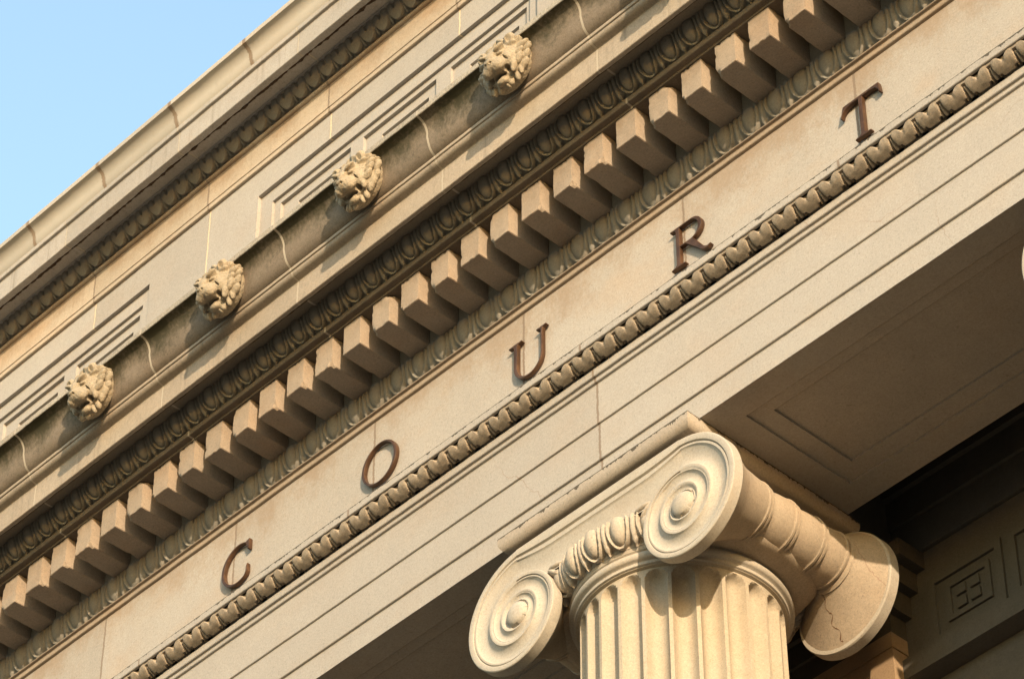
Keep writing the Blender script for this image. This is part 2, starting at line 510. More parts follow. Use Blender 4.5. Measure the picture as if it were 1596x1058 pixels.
part('roll_moulding', sweep(roll, XA, XB), M['attic_band'], atc)
part('upper_band', sweep([(7.919, 13.5455), (7.920, 13.543), (7.920, 13.386), (7.926, 13.385), (7.926, 13.354), (7.946, 13.354)], XA, XB), M['attic_band'])

def crust(y, z, wmean, seed, brk):
    """A ragged line of rusty crust along the drip of a soffit: thin, lumpy, broken in places."""
    xs = np.arange(VA, VB, 0.006)
    V, F = [], []
    on = False
    for x in xs:
        a = noise.fractal(Vector((x*2.1, seed, 0)), 1.0, 2.0, 3)
        b = noise.fractal(Vector((x*19.0, seed+3, 0)), 1.0, 2.0, 4)
        c = noise.fractal(Vector((x*7.0, seed+7, 0)), 1.0, 2.0, 3)
        wd = max(0.0012, wmean*(0.8+1.0*a+0.9*b))
        if a+0.5*b < brk or wd < 0.001:
            on = False
            continue
        y0 = y-0.3*wd+0.004*c
        n = len(V)
        V += [(x, y0, z+H), (x, y0+0.25*wd, z+H-0.0025-0.2*wd), (x, y0+0.7*wd, z+H-0.002-0.15*wd), (x, y0+wd, z+H)]
        if on:
            F += [(n-4+k, n+k, n+k+1, n-3+k) for k in range(3)]
        on = True
    return np.array(V), F
part('rust_crust', crust(7.735, 13.6385, 0.017, 1.0, -9.0), M['rust'], atc)

# --- attic wall with nested recessed panels
ZT, ZB = 13.354, 11.40
Y1, Y2, Y3, Y4, Y5 = 7.944, 7.966, 7.982, 8.001, 8.021
bays = [-12.430, -9.354, -6.278, -3.2]
HW = 1.078
wallp = [sweep([(Y1, ZT), (Y1, 13.162)], XA, XB)]
wallp.append(sweep([(Y1, 13.162), (Y2, 13.162)], XA, XB))
edges = [XA]
for c in bays:
    edges += [c-HW, c+HW]
edges.append(XB)
for i in range(0, len(edges), 2):
    if edges[i+1] > edges[i]:
        wallp.append(box(edges[i], edges[i+1], Y1, Y2+0.03, ZB, 13.162))
wallp.append(box(XA, XB, Y5, Y5+0.6, ZB-1.0, ZT+0.60))
part('attic_wall', wallp, M['attic_wall'], smooth=0)
def frame(x0, x1, z0, z1, a0, a1, b0, b1, y, yb):
    """A flat frame between an outer rectangle and an inner one, butted at the corners."""
    return [box(x0, x1, y, yb, b1, z1), box(x0, x1, y, yb, z0, b0), box(x0, a0, y, yb, b0, b1), box(a1, x1, y, yb, b0, b1)]
for c in bays:
    p0, p1 = c-HW, c+HW
    q0, q1 = p0+0.098, p1-0.075
    fr = frame(p0, p1, ZB, 13.162, q0, q1, ZB+0.3, 13.069, Y2, Y5)
    rs = [(q0+0.052, q0+0.612), (q0+0.712, q0+1.272), (q0+1.382, q1-0.040)]
    xs = [q0]+[e for r in rs for e in r]+[q1]
    for i in range(0, len(xs), 2):
        fr.append(box(xs[i], xs[i+1], Y3, Y5, ZB+0.4, 13.030))
    fr += [box(q0, q1, Y3, Y5, 13.030, 13.069), box(q0, q1, Y3, Y5, ZB+0.3, ZB+0.4)]
    for r0, r1 in rs:
        fr += frame(r0, r1, ZB+0.4, 13.030, r0+0.125, r1-0.075, ZB+0.5, 12.966, Y4, Y5)
    part('recessed_panel', fr, M['panel'], smooth=0)

# --- main cornice
cyma = bez((7.121, 11.476), (7.165, 11.470), (7.178, 11.440), (7.184, 11.405), 8)+bez((7.186, 11.390), (7.190, 11.350), (7.200, 11.312), (7.229, 11.296), 8)
ovolo = bez((7.239, 11.277), (7.237, 11.262), (7.246, 11.250), (7.270, 11.247), 7)
cor = part('cornice', sweep([(7.231, 11.295), (7.231, 11.277)]+ovolo+[(7.281, 11.243), (7.281, 11.105), (7.306, 11.105), (7.306, 11.158)], XA, XB), M['cornice'])
part('gutter_lip', sweep([(7.95, 11.60), (7.118, 11.513), (7.118, 11.477), (7.126, 11.4765)], XA, XB, amp=0.0022), M['lip'], cor)
part('gutter_moulding', sweep([(7.124, 11.4765)]+cyma+[(7.231, 11.295)], XA, XB, amp=0.0018), M['cyma'], cor)
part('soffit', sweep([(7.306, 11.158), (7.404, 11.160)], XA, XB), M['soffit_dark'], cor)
part('rust_crust', crust(7.304, 11.1065, 0.0048, 5.0, -9.0), M['rust'], cor)
eb = bez((7.402, 11.160), (7.404, 11.13), (7.42, 11.09), (7.462, 11.064), 8)
part('egg_moulding', carved(eb, egg_dart(0.1290, -11.554, 0.021), VA, VB, 0.0038, 28), M['egg_upper'], cor, 50.0)
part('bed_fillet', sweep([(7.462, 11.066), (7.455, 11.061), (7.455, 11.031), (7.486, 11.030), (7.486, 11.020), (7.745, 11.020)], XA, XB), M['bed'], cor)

# --- dentil course
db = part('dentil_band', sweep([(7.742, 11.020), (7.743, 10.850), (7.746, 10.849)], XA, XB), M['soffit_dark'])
eb = bez((7.742, 10.850), (7.742, 10.80), (7.750, 10.75), (7.770, 10.706), 8)
part('egg_moulding', carved(eb, egg_dart(0.1505, -11.884, 0.015), VA, VB, 0.0038, 30), M['egg'], db, 50.0)
part('fillet', sweep([(7.770, 10.708), (7.751, 10.706), (7.751, 10.699), (7.766, 10.698), (7.766, 10.670), (7.781, 10.666)], XA, XB), M['dentil'], db)

def dentil_mesh(seed):
    n = 8
    W, D, T = 0.120, 0.250, 0.176
    bm = bmesh.new()
    bmesh.ops.create_cube(bm, size=1.0)
    bmesh.ops.scale(bm, vec=(W, D, T), verts=bm.verts)
    bmesh.ops.bevel(bm, geom=bm.edges[:], offset=0.0024, segments=2, affect='EDGES')
    bmesh.ops.subdivide_edges(bm, edges=[e for e in bm.edges if e.calc_length() > 0.02], cuts=n, use_grid_fill=True)
    rnd = random.Random(seed)
    chip = [(Vector((rnd.choice((-1, 1))*W/2, -D/2, rnd.choice((-1, -1, 1))*T/2)), rnd.uniform(0.014, 0.034)) for _ in range(rnd.choice((0, 1, 2, 3)))]
    for v in bm.verts:
        p = v.co.copy()
        nn = noise.noise_vector(p*26+Vector((seed*7.7, 0, 0)))
        v.co += nn*0.0016
        ex = (abs(abs(p.x)-W/2) < 0.005)+(abs(abs(p.y)-D/2) < 0.005)+(abs(abs(p.z)-T/2) < 0.005)
        if ex >= 2:
            k = noise.noise(p*70+Vector((0, seed*3.1, 0)))
            v.co -= p.normalized()*max(0, k-0.15)*0.012
        for cpt, r in chip:
            d = (p-cpt).length
            if d < r:
                v.co = p.lerp(p*0.86, 1-d/r)
    me = bpy.data.meshes.new('dentil')
    bm.to_mesh(me)
    bm.free()
    me.materials.append(M['dentil'])
    me.shade_smooth()
    me.set_sharp_from_angle(angle=math.radians(22))
    return me
dm = [dentil_mesh(s) for s in range(9)]
k0 = int(math.floor((-14.2+7.857)/0.2))
for k in range(k0, k0+52):
    d = bpy.data.objects.new('dentil', dm[(k*5+k*k*3) % 9])
    COL.objects.link(d)
    d.parent = B
    d.matrix_parent_inverse = Matrix.Translation(-B.location)
    d.location = (-7.857+0.2*k+0.002*math.sin(k*2.3), 7.618+0.002*math.sin(k*1.7), 10.932+H+0.0015*math.sin(k*3.1))

# --- frieze and architrave
part('frieze', sweep([(7.781, 10.666), (7.780, 10.40), (7.780, 10.086)], XA, XB), M['frieze'])
arc = part('architrave', sweep([(7.735, 9.984), (7.735, 9.945), (7.748, 9.944), (7.748, 9.921), (7.760, 9.920), (7.760, 9.697), (7.769, 9.697), (7.769, 9.503),
           (7.780, 9.503), (7.780, 9.3735)], XA, XB, amp=0.0009), M['architrave'])
part('crown_fillet', sweep([(7.781, 10.092), (7.660, 10.089), (7.660, 10.046), (7.674, 10.0455)], XA, XB, amp=0.0013), M['crown'], arc)
lb = bez((7.668, 10.046), (7.669, 10.018), (7.690, 9.996), (7.738, 9.982), 12)
part('leaf_moulding', carved(lb, leaf_crown(0.1310, -7.939, 0.017), VA, VB, 0.0034, 34), M['leaf'], arc, 50.0)
sof = []
ZS = 9.373
cols = [-10.753, -7.733, -4.699]
xs = [XA]
ends = []
for c in cols:
    ends.append((c+0.70, c+3.02-0.70))
ends = [(cols[0]-3.02+0.70, cols[0]-0.70)]+ends
pos = XA
for a, b in ends:
    b = min(b, XB-0.3)
    sof.append(box(pos, a, 7.7805, 8.666, ZS, ZS+0.25))
    sof += frame(a, b, 7.7805, 8.666, 0, 0, 0, 0, 0, 0)[:0]
    y0, y1, y2, y3 = 7.919, 7.986, 8.440, 8.530
    i0, i1 = a+0.093, b-0.093
    gv = 0.011
    sof += [box(a, b, 7.7805, y0-gv, ZS, ZS+0.25), box(a, b, y0-gv, y0, ZS+0.022, ZS+0.25), box(a, b, y3, 8.666, ZS, ZS+0.25)]
    sof += [box(a, b, y0, y1-gv, ZS+0.012, ZS+0.25), box(a, b, y2, y3, ZS+0.012, ZS+0.25),
            box(a, i0, y1-gv, y2, ZS+0.012, ZS+0.25), box(i1, b, y1-gv, y2, ZS+0.012, ZS+0.25)]
    sof += [box(i0, i1, y1-gv, y1, ZS+0.036, ZS+0.25), box(i0, i1, y1, y2, ZS+0.024, ZS+0.25)]
    pos = b
sof.append(box(pos, XB, 7.7805, 8.666, ZS, ZS+0.25))
part('soffit', sof, M['soffit'], arc, 0)

# --- behind the front: added light-blocking boxes, porch wall, ceiling, beams, pier
part('light_block_core', [box(XA, XB, 7.83, 8.664, ZS+0.26, 11.50), box(XA, XB, 8.05, 14.0, 11.52, 13.95), box(XA, XB, 8.70, 14.0, 9.98, 11.40)], M['porch'], smooth=0)  # fill boxes added to block light leaking in behind the front
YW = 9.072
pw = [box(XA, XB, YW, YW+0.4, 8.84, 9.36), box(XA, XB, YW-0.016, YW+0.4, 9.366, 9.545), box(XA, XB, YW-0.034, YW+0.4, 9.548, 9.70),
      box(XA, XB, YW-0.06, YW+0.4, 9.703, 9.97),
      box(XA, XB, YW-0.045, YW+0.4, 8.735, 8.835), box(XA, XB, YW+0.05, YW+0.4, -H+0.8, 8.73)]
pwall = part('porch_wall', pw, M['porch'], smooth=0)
for i in range(9):
    x = -7.10+0.44*i
    fr = frame(x, x+0.40, 8.850, 9.190, x+0.035, x+0.365, 8.885, 9.155, YW-0.014, YW-0.0005)
    fr += frame(x+0.09, x+0.33, 8.925, 9.118, x+0.115, x+0.305, 8.95, 9.093, YW-0.012, YW-0.0005)
    for sx in (0, 1):
        for sz in (0, 1):
            fr.append(box(x+0.145+0.075*sx, x+0.195+0.075*sx, YW-0.013, YW-0.0005, 8.965+0.066*sz, 9.012+0.066*sz))
    part('carved_panel', fr, M['porch'], pwall, 0)
for c in cols:
    pr = [box(c-0.487, c+0.487, 8.97, YW+0.3, -H+0.8, 8.868), box(c-0.480, c+0.480, 8.977, YW+0.3, 8.868, 8.884),
          box(c-0.487, c+0.487, 8.97, YW+0.3, 8.884, 8.96)]
    cp = [box(c-0.487, c+0.487, 8.9702, YW+0.3, 8.96, 9.06), box(c-0.525, c+0.525, 8.955, YW+0.3, 9.06, 9.17),
          box(c-0.57, c+0.57, 8.93, YW+0.3, 9.17, 9.27), box(c-0.62, c+0.62, 8.91, YW+0.3, 9.27, 9.355)]
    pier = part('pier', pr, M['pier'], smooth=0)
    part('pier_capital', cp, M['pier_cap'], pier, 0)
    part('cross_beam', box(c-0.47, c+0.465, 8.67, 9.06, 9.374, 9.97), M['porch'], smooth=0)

# ------------------------------------------------------------------ column
YC = 8.2228
ZBASE = 0.80
def ang_eggs(nb, H0):
    return egg_dart(2*math.pi/nb, -math.pi/2, H0)

def lathe(prof, n=96, cx=0.0, cy=0.0):
    P = np.array(prof)
    a = np.linspace(0, 2*math.pi, n, endpoint=False)
    V = np.zeros((n, len(P), 3))
    V[:, :, 0] = cx+np.cos(a)[:, None]*P[None, :, 0]
    V[:, :, 1] = cy+np.sin(a)[:, None]*P[None, :, 0]
    V[:, :, 2] = P[None, :, 1]
    return V.reshape(-1, 3), grid_faces(n, len(P), wrap_u=True)

def zl(z):                      # survey height -> height above the column's own base
    return z+H-ZBASE

def shaft_mesh():
    per = 14
    n = 24*per
    zs = [ZBASE*0+0.42+i*(zl(8.60)-0.42)/24 for i in range(25)]+list(np.linspace(zl(8.62), zl(8.845), 34))+[zl(8.850), zl(8.858)]
    V = np.zeros((n, len(zs), 3))
    for i in range(n):
        a = 2*math.pi*i/n-math.pi/2
        u = ((i/per+0.5) % 1.0)-0.5             # 0 at a flute's centre
        for k, z in enumerate(zs):
            r = 0.4235+0.062*((zl(8.84)-z)/8.0)**1.15 if z < zl(8.84) else 0.4235
            zz = zl(8.835)
            hw = 0.395                          # half width of the flute, in flute spacings
            # rounded top end of each flute
            dz = zz-hw*0.111-z
            if dz < 0:
                e = (u/hw)**2+(dz/(hw*0.111))**2
            else:
                e = (u/hw)**2
            d = 0.047*math.sqrt(max(0.0, 1-e)) if e < 1 else 0.0
            if z > zl(8.847):
                r = 0.437
            rr = r-d
            V[i, k] = (rr*math.cos(a), rr*math.sin(a), z)
    return V.reshape(-1, 3), grid_faces(n, len(zs), wrap_u=True)

EX = 0.4805                     # half the distance between volute eyes
EZ = 8.947
KS = math.log(1/0.565)/(2*math.pi)
def spiral_r(cw):               # cw: clockwise angle from the outer side of the right volute, -pi/2 = top
    return 0.292*math.exp(-KS*cw)

def relief(f, r):
    """Depth below the face plane at fraction f of a turn inwards from its outer edge."""
    s = min(1.0, r/0.20)*0.75+0.25
    if f < 0.185:
        return 0.0015*s*(1-math.sin(math.pi*f/0.185))
    if f < 0.225:
        return 0.0110*s
    if f < 0.30:
        return 0.0045*s
    t = (f-0.30)/0.70
    return s*(0.0055+0.0165*math.sin(math.pi*min(1.0, t*0.93+0.05))**0.8)

YF = 7.738-YC                   # face plane, in column coordinates
def volute(s, back):
    na, nr = 200, 64
    y0 = YF
    V, F = [], []
    cols_ = nr+1+4
    for i in range(na+1):
        cw = -math.pi/2+2*math.pi*i/na
        R = spiral_r(cw)
        ca, sa = math.cos(-cw), math.sin(-cw)
        for j in range(nr+1):
            r = R*(j/nr)**0.85
            if r < 0.056:
                d = -0.023*math.sqrt(max(0, 1-(r/0.056)**2))+0.004
            elif r < 0.064:
                d = 0.012
            else:
                tau = math.log(0.292/r)/(2*math.pi*KS)-cw/(2*math.pi)
                f = tau-math.floor(tau+1e-6)
                f = max(0.0, min(1.0, f))
                d = relief(f, r)
                lim = sst(np.array(r), 0.064, 0.075)
                d = d*float(lim)+0.006*(1-float(lim))
            if j == nr:
                d = 0.004
            V.append((s*(EX+r*ca), y0+d, zl(EZ)+r*sa))
        for rr, yy in ((1.0, 0.012), (1.0, 0.050), (0.985, 0.056), (0.80, 0.060)):
            V.append((s*(EX+R*rr*ca), y0+yy, zl(EZ)+R*rr*sa))
    F = grid_faces(na+1, cols_, flip=(s > 0))
    V = np.array(V)
    if back:
        V[:, 1] *= -1
        F = [tuple(reversed(q)) for q in F]
    return V, F

def channel(back):
    nx, nv = 120, 40
    V = np.zeros((nx, nv, 3))
    for i in range(nx):
        x = -EX+2*EX*i/(nx-1)
        q = abs(x)/EX
        zlow = 9.050+0.085*max(0, (q-0.55)/0.45)**1.6
        zhi = EZ+spiral_r(-math.pi/2)
        for k in range(nv):
            t = k/(nv-1)
            z = zhi+(zlow-zhi)*t
            dd = zhi-z
            L = zhi-zlow
            rr = zhi-EZ-dd*(zhi-EZ-0.190)/L
            f = math.log((zhi-EZ)/rr)/(2*math.pi*KS)
            d = relief(max(0.0, min(0.999, f)), 0.30)
            V[i, k] = (x, YF+d, zl(z))
    V = V.reshape(-1, 3)
    F = grid_faces(nx, nv)
    if back:
        V[:, 1] *= -1
        F = [tuple(reversed(q)) for q in F]
    return V, F

def bolster(s, seam=False):
    """The roll joining front and back scrolls: trumpet ends, and a waist bound by four pairs of rings."""
    rings = [8.075, 8.235, 8.398, 8.536]
    CX, CZ = 0.538, 9.062
    Y0, Y1 = 7.790, 8.656
    def rad(y):
        prev = max([7.90]+[r for r in rings if r < y-0.001])
        nxt = min([r for r in rings if r >= y-0.001]+[8.62])
        t = min(1, max(0, (y-prev)/max(1e-6, nxt-prev)))
        r = 0.110+0.016*math.sin(t*math.pi*0.60)/math.sin(math.pi*0.60)
        if y > rings[-1]:
            r = 0.117
        dr = min(abs(y-q) for q in rings)
        if dr < 0.021:
            r = max(r, 0.122)+0.006*(1 if 0.005 < dr < 0.017 else 0.25)
        return r
    def surf(y, a, grow=0.0):
        tf, tb = (y-Y0)/0.33, (Y1-y)/0.122
        wf = max(0.0, 1-tf)**1.8
        wb = max(0.0, 1-tb)**1.35
        wgt = max(wf, wb)
        r0 = rad(y)+grow
        cw = (-a+math.pi/2) % (2*math.pi)-math.pi/2
        R = spiral_r(cw)*0.982+grow
        x = (1-wgt)*(CX+r0*math.cos(a))+wgt*(EX+R*math.cos(a))
        z = (1-wgt)*(CZ+r0*math.sin(a))+wgt*(EZ+R*math.sin(a))
        return (s*x, y-YC, zl(z))
    if seam:
        # the open, blackened mortar seam that wanders across the back flare
        pts = []
        for i in range(60):
            t = i/59
            y = 8.550+0.098*t**0.9+0.004*math.sin(t*23)
            a = -1.98+0.46*t+0.03*math.sin(t*17)+0.03*math.sin(t*41)
            wd = 0.0010+0.0010*math.sin(t*31)**2
            for da, g in ((-1, 0.0004), (0, 0.0022), (1, 0.0004)):
                pts.append(surf(y+da*wd*0.8, a+da*wd/0.2, g))
        return np.array(pts), grid_faces(60, 3)
    ys = sorted(set(list(np.linspace(Y0, Y1, 150))+[r+o for r in rings for o in (-0.021, -0.018, -0.016, -0.006, -0.004, 0.0, 0.004, 0.006, 0.016, 0.018, 0.021)]))
    na = 96
    V = np.array([[surf(y, 2*math.pi*i/na) for y in ys] for i in range(na)])
    return wob(V.reshape(-1, 3), 0.0012, 9.0), grid_faces(na, len(ys), wrap_u=True, flip=(s < 0))

def echinus():
    out = []
    n, nv = 24*34, 34
    base = bez((0.512, 9.062), (0.522, 9.02), (0.508, 8.965), (0.468, 8.938), nv)
    Bz = np.array(base)
    T = np.gradient(Bz, axis=0)
    T /= np.linalg.norm(T, axis=1)[:, None]
    N = np.stack([-T[:, 1], T[:, 0]], 1)
    a = np.linspace(0, 2*math.pi, n, endpoint=False)
    h = ang_eggs(24, 0.026)(a[:, None], np.linspace(0, 1, nv)[None, :])
    R = Bz[None, :, 0]+N[None, :, 0]*h
    Z = Bz[None, :, 1]+N[None, :, 1]*h
    V = np.stack([R*np.cos(a)[:, None], R*np.sin(a)[:, None], Z+H-ZBASE], 2).reshape(-1, 3)
    out.append((V, grid_faces(n, nv, wrap_u=True)))
    return out

def cheek():
    """Plain swelling of the echinus under each roll, where the egg carving stops."""
    out = []
    prof = [(0.560, 9.06), (0.575, 8.985)]+bez((0.576, 8.965), (0.574, 8.930), (0.540, 8.920), (0.460, 8.918), 12)
    for c in (0.0, math.pi):
        a = np.linspace(c-0.98, c+0.98, 70)
        fade = np.clip(1-((np.abs(a-c)-0.55)/0.43), 0, 1)
        fade = fade*fade*(3-2*fade)
        V = np.zeros((len(a), len(prof), 3))
        for k, (r, z) in enumerate(prof):
            rr = 0.452+(r-0.452)*fade
            V[:, k, 0] = rr*np.cos(a)
            V[:, k, 1] = rr*np.sin(a)
            V[:, k, 2] = zl(z)
        out.append((V.reshape(-1, 3), grid_faces(len(a), len(prof))))
    return out

def blob(c, r, rot, n=12):
    """Ellipsoid as a petal: centre, radii, rotation about Y."""
    th = np.linspace(0, math.pi, n)
    ph = np.linspace(0, 2*math.pi, 2*n, endpoint=False)
    V = np.zeros((2*n, n, 3))
    V[:, :, 0] = r[0]*np.cos(ph)[:, None]*np.sin(th)[None, :]
    V[:, :, 1] = r[1]*np.sin(ph)[:, None]*np.sin(th)[None, :]
    V[:, :, 2] = r[2]*np.cos(th)[None, :]
    V = V.reshape(-1, 3)
    c_, s_ = math.cos(rot), math.sin(rot)
    W = V.copy()
    W[:, 0] = V[:, 0]*c_+V[:, 2]*s_
    W[:, 2] = -V[:, 0]*s_+V[:, 2]*c_
    return W+np.array(c), grid_faces(2*n, n, wrap_u=True, flip=True)

def palmettes(sy):
    out = []
    for s in (-1, 1):
        # leaves fan from the volute's inner shoulder down over the first egg
        for k, (ang, L) in enumerate(((1.25, 0.095), (0.85, 0.090), (0.42, 0.075), (0.05, 0.055))):
            bx, bz = s*(EX-0.175), 9.075
            dx, dz = -s*math.cos(ang*0.9-0.15)*L*0.62, -math.sin(1.35-ang*0.75)*L*0.62
            if k == 0:
                dx, dz = -s*L*0.75, -L*0.05
            rot = math.atan2(dx, dz)
            out.append(blob((bx+dx*0.75, sy*(YF+0.016+0.010*k*0.3), zl(bz+dz*0.75)), (0.013, 0.017, L*0.50), rot, 10))
    return out

def abacus():
    hx, hy = 0.5635, 0.5145
    prof = [(-0.60, 9.300), (-0.046, 9.300), (-0.040, 9.302)]+[(-0.034+0.034*math.sin(t), 9.346-0.044*math.cos(t)) for t in np.linspace(0.15, math.pi/2, 8)]+\
           [(0.0, 9.372), (-0.60, 9.3722)]
    loops = []
    m = 26
    V = []
    for (o, z) in prof:
        ax, ay = max(0.001, hx+o), max(0.001, hy+o)
        ring = []
        cs = [(-ax, -ay), (ax, -ay), (ax, ay), (-ax, ay)]
        for i in range(4):
            p, q = np.array(cs[i]), np.array(cs[(i+1) % 4])
            for j in range(m):
                ring.append(tuple(p+(q-p)*j/m))
        V += [(x, y, zl(z)) for x, y in ring]
    n = 4*m
    F = []
    for k in range(len(prof)-1):
        for i in range(n):
            a, b = k*n+i, k*n+(i+1) % n
            F.append((a, b, b+n, a+n))
    return wob(np.array(V), 0.0013, 11.0), F

def make_column(x):
    root = empty('ionic_column', (x, YC, ZBASE))
    def add(name, mp, mat, smooth=35.0):
        if isinstance(mp, tuple):
            mp = [mp]
        me = join_meshes(mp, name)
        o = bpy.data.objects.new(name, me)
        COL.objects.link(o)
        me.materials.append(mat)
        me.shade_smooth()
        me.set_sharp_from_angle(angle=math.radians(smooth))
        o.parent = root
        return o
    add('shaft', shaft_mesh(), M['shaft'], 42.0)
    add('base', [lathe([(0.02, 0.0), (0.68, 0.0), (0.68, 0.10)]+[(0.60+0.08*math.sin(t), 0.165-0.065*math.cos(t)) for t in np.linspace(0, math.pi, 10)]+
                       [(0.57, 0.24), (0.545, 0.27), (0.56, 0.30)]+[(0.535+0.045*math.sin(t), 0.345-0.045*math.cos(t)) for t in np.linspace(0, math.pi, 9)]+[(0.52, 0.42), (0.3, 0.425)])], M['shaft'])
    add('astragal', lathe([(0.36, zl(8.852)), (0.437, zl(8.852)), (0.4455, zl(8.857)), (0.4455, zl(8.871))]+
                          [(0.449+0.017*math.sin(t), zl(8.8955)-0.0195*math.cos(t)) for t in np.linspace(0.1, math.pi-0.1, 10)]+
                          [(0.452, zl(8.917)), (0.460, zl(8.922)), (0.466, zl(8.938)), (0.36, zl(8.945))], 192), M['capital'])
    add('echinus', echinus()+[lathe([(0.36, zl(8.94)), (0.46, zl(8.938)), (0.512, zl(9.062)), (0.36, zl(9.10))], 96)], M['echinus'], 50.0)
    add('cushion_cheek', cheek(), M['bolster'])
    for sy in (1, -1):
        add('palmette', palmettes(sy), M['echinus'])
    hz = H-ZBASE
    def lbox(*a):
        v, f = box(*a)
        v = v.copy()
        v[:, 2] -= ZBASE
        return v, f
    for back in (False, True):
        add('channel', channel(back), M['capital'])
        for s in (-1, 1):
            add('volute', volute(s, back), M['capital'], 30.0)
    for s in (-1, 1):
        bo = add('bolster', bolster(s), M['bolster'], 40.0)
        if s > 0:
            sm = add('mortar_seam', bolster(s, True), M['seam'], 0.0)
            sm.parent = bo
    add('capital_core', [lbox(-EX, EX, YF+0.026, -YF-0.026, 9.058, 9.2995), lbox(-0.462, 0.462, YF+0.05, -YF-0.05, 9.00, 9.2990)], M['capital'], 0.0)
    add('abacus', abacus(), M['abacus'], 40.0)
    return root

def copy_tree(o, parent=None):
    c = o.copy()
    COL.objects.link(c)
    c.parent = parent
    for ch in list(o.children):
        copy_tree(ch, c)
    return c

col1 = make_column(cols[1])
tag(col1, 'fluted column whose scrolled capital stands in full view under the letters', 'column', 'ionic columns of the porch')
c2 = copy_tree(col1)
c2.location.x = cols[2]
tag(c2, 'column at the right picture edge, only a sliver of its scroll showing', 'column', 'ionic columns of the porch')

# ------------------------------------------------------------------ bronze letters
def ring_band(outer, inner):
    """Faces of a letter made as a closed band between two equally long loops."""
    return outer, inner

def extrude_poly(loops, name, depth, bev):
    """Fill 2-D loops (first the outlines, then the holes) and give the sheet thickness and a small bevel."""
    cu = bpy.data.curves.new(name, 'CURVE')
    cu.dimensions = '2D'
    cu.fill_mode = 'BOTH'
    for L in loops:
        sp = cu.splines.new('POLY')
        sp.points.add(len(L)-1)
        for p, q in zip(sp.points, L):
            p.co = (q[0], q[1], 0, 1)
        sp.use_cyclic_u = True
    cu.extrude = depth/2-bev
    cu.bevel_depth = bev
    cu.bevel_resolution = 1
    cu.offset = -bev-0.0022
    ob = bpy.data.objects.new(name, cu)
    COL.objects.link(ob)
    bpy.context.view_layer.update()
    dg = bpy.context.evaluated_depsgraph_get()
    me = bpy.data.meshes.new_from_object(ob.evaluated_get(dg))
    bpy.data.objects.remove(ob)
    bpy.data.curves.remove(cu)
    return me

def ell(cx, cy, rx, ry, a0, a1, n):
    return [(cx+rx*math.cos(a), cy+ry*math.sin(a)) for a in np.linspace(a0, a1, n)]

def serif(x, y, hw, h, sx):
    pass

HT = 0.236
def letter_loops(ch):
    h = HT
    if ch == 'O':
        o = ell(0, h/2, 0.120, h/2+0.004, 0, 2*math.pi, 80)[:-1]
        i = ell(0, h/2, 0.099, h/2-0.009, 0, 2*math.pi, 80)[:-1]
        return [o, i[::-1]]
    if ch == 'C':
        o = ell(0.014, h/2, 0.118, h/2+0.004, 1.02, 2*math.pi-0.98, 60)
        i = ell(0.020, h/2, 0.101, h/2-0.010, 1.02, 2*math.pi-0.92, 60)
        return [[(0.096, h*0.965), (0.096, h*1.0), (0.084, h*0.985)]+o[1:-1]+[(0.092, 0.040), (0.091, 0.094), (0.078, 0.070)]+i[::-1][1:-1]+[(0.080, h*0.925), (0.082, h-0.066), (0.096, h-0.066)]]
    if ch == 'U':
        w0, w1 = -0.094, 0.092
        return [[(w0-0.030, h+0.002), (w0-0.034, h-0.008), (w0-0.006, h-0.013), (w0, h-0.020), (w0, 0.085)]+ell(-0.001, 0.088, 0.093, 0.092, math.pi, 1.5*math.pi, 16)[1:]
                + ell(-0.001, 0.088, 0.093, 0.092, 1.5*math.pi, 2*math.pi, 16)[1:]
                + [(w1, h-0.020), (w1+0.005, h-0.012), (w1+0.026, h-0.006), (w1+0.024, h+0.003), (w1-0.040, h+0.002), (w1-0.043, h-0.008), (w1-0.020, h-0.013), (w1-0.015, h-0.020), (w1-0.015, 0.090)]
                + ell(0.003, 0.090, 0.074, 0.080, 2*math.pi, 1.5*math.pi, 14)[1:]+ell(0.000, 0.088, 0.068, 0.078, 1.5*math.pi, math.pi, 14)[1:]
                + [(w0+0.026, 0.09), (w0+0.026, h-0.020), (w0+0.032, h-0.012), (w0+0.056, h-0.007), (w0+0.054, h+0.003)]]
    if ch == 'T':
        g = 0.0135
        return [[(-0.096, h+0.003), (-0.114, h-0.060), (-0.104, h-0.063), (-0.094, h-0.036), (-0.078, h-0.022), (-0.050, h-0.014), (-g, h-0.014), (-g, 0.020), (-0.022, 0.012),
                 (-0.044, 0.008), (-0.046, -0.002), (0.044, -0.002), (0.046, 0.008), (0.022, 0.012), (g, 0.020), (g, h-0.014), (0.056, h-0.014), (0.082, h-0.020), (0.094, h-0.034),
                 (0.100, h-0.058), (0.111, h-0.056), (0.104, h+0.004)]]
    if ch == 'R':
        x0 = -0.072
        sw = 0.027
        outer = [(x0-0.030, h+0.001), (x0-0.033, h-0.009), (x0-0.006, h-0.013), (x0, h-0.020), (x0, 0.020), (x0-0.007, 0.012), (x0-0.030, 0.007), (x0-0.032, -0.002),
                 (x0+sw+0.028, -0.002), (x0+sw+0.030, 0.007), (x0+sw+0.007, 0.012), (x0+sw, 0.020), (x0+sw, 0.108), (x0+sw+0.030, 0.108), (0.052, 0.036), (0.074, 0.010), (0.094, 0.000), (0.114, -0.002), (0.132, 0.010),
                 (0.130, 0.019), (0.112, 0.014), (0.098, 0.020), (0.088, 0.030), (0.034, 0.112)]+ell(0.020, h-0.0625, 0.066, 0.0635, -1.20, math.pi/2, 24)
        hole = [(x0+sw, 0.121), (x0+sw, h-0.013)]+ell(0.014, h-0.064, 0.046, 0.052, math.pi/2, -math.pi/2, 22)
        return [outer, hole]

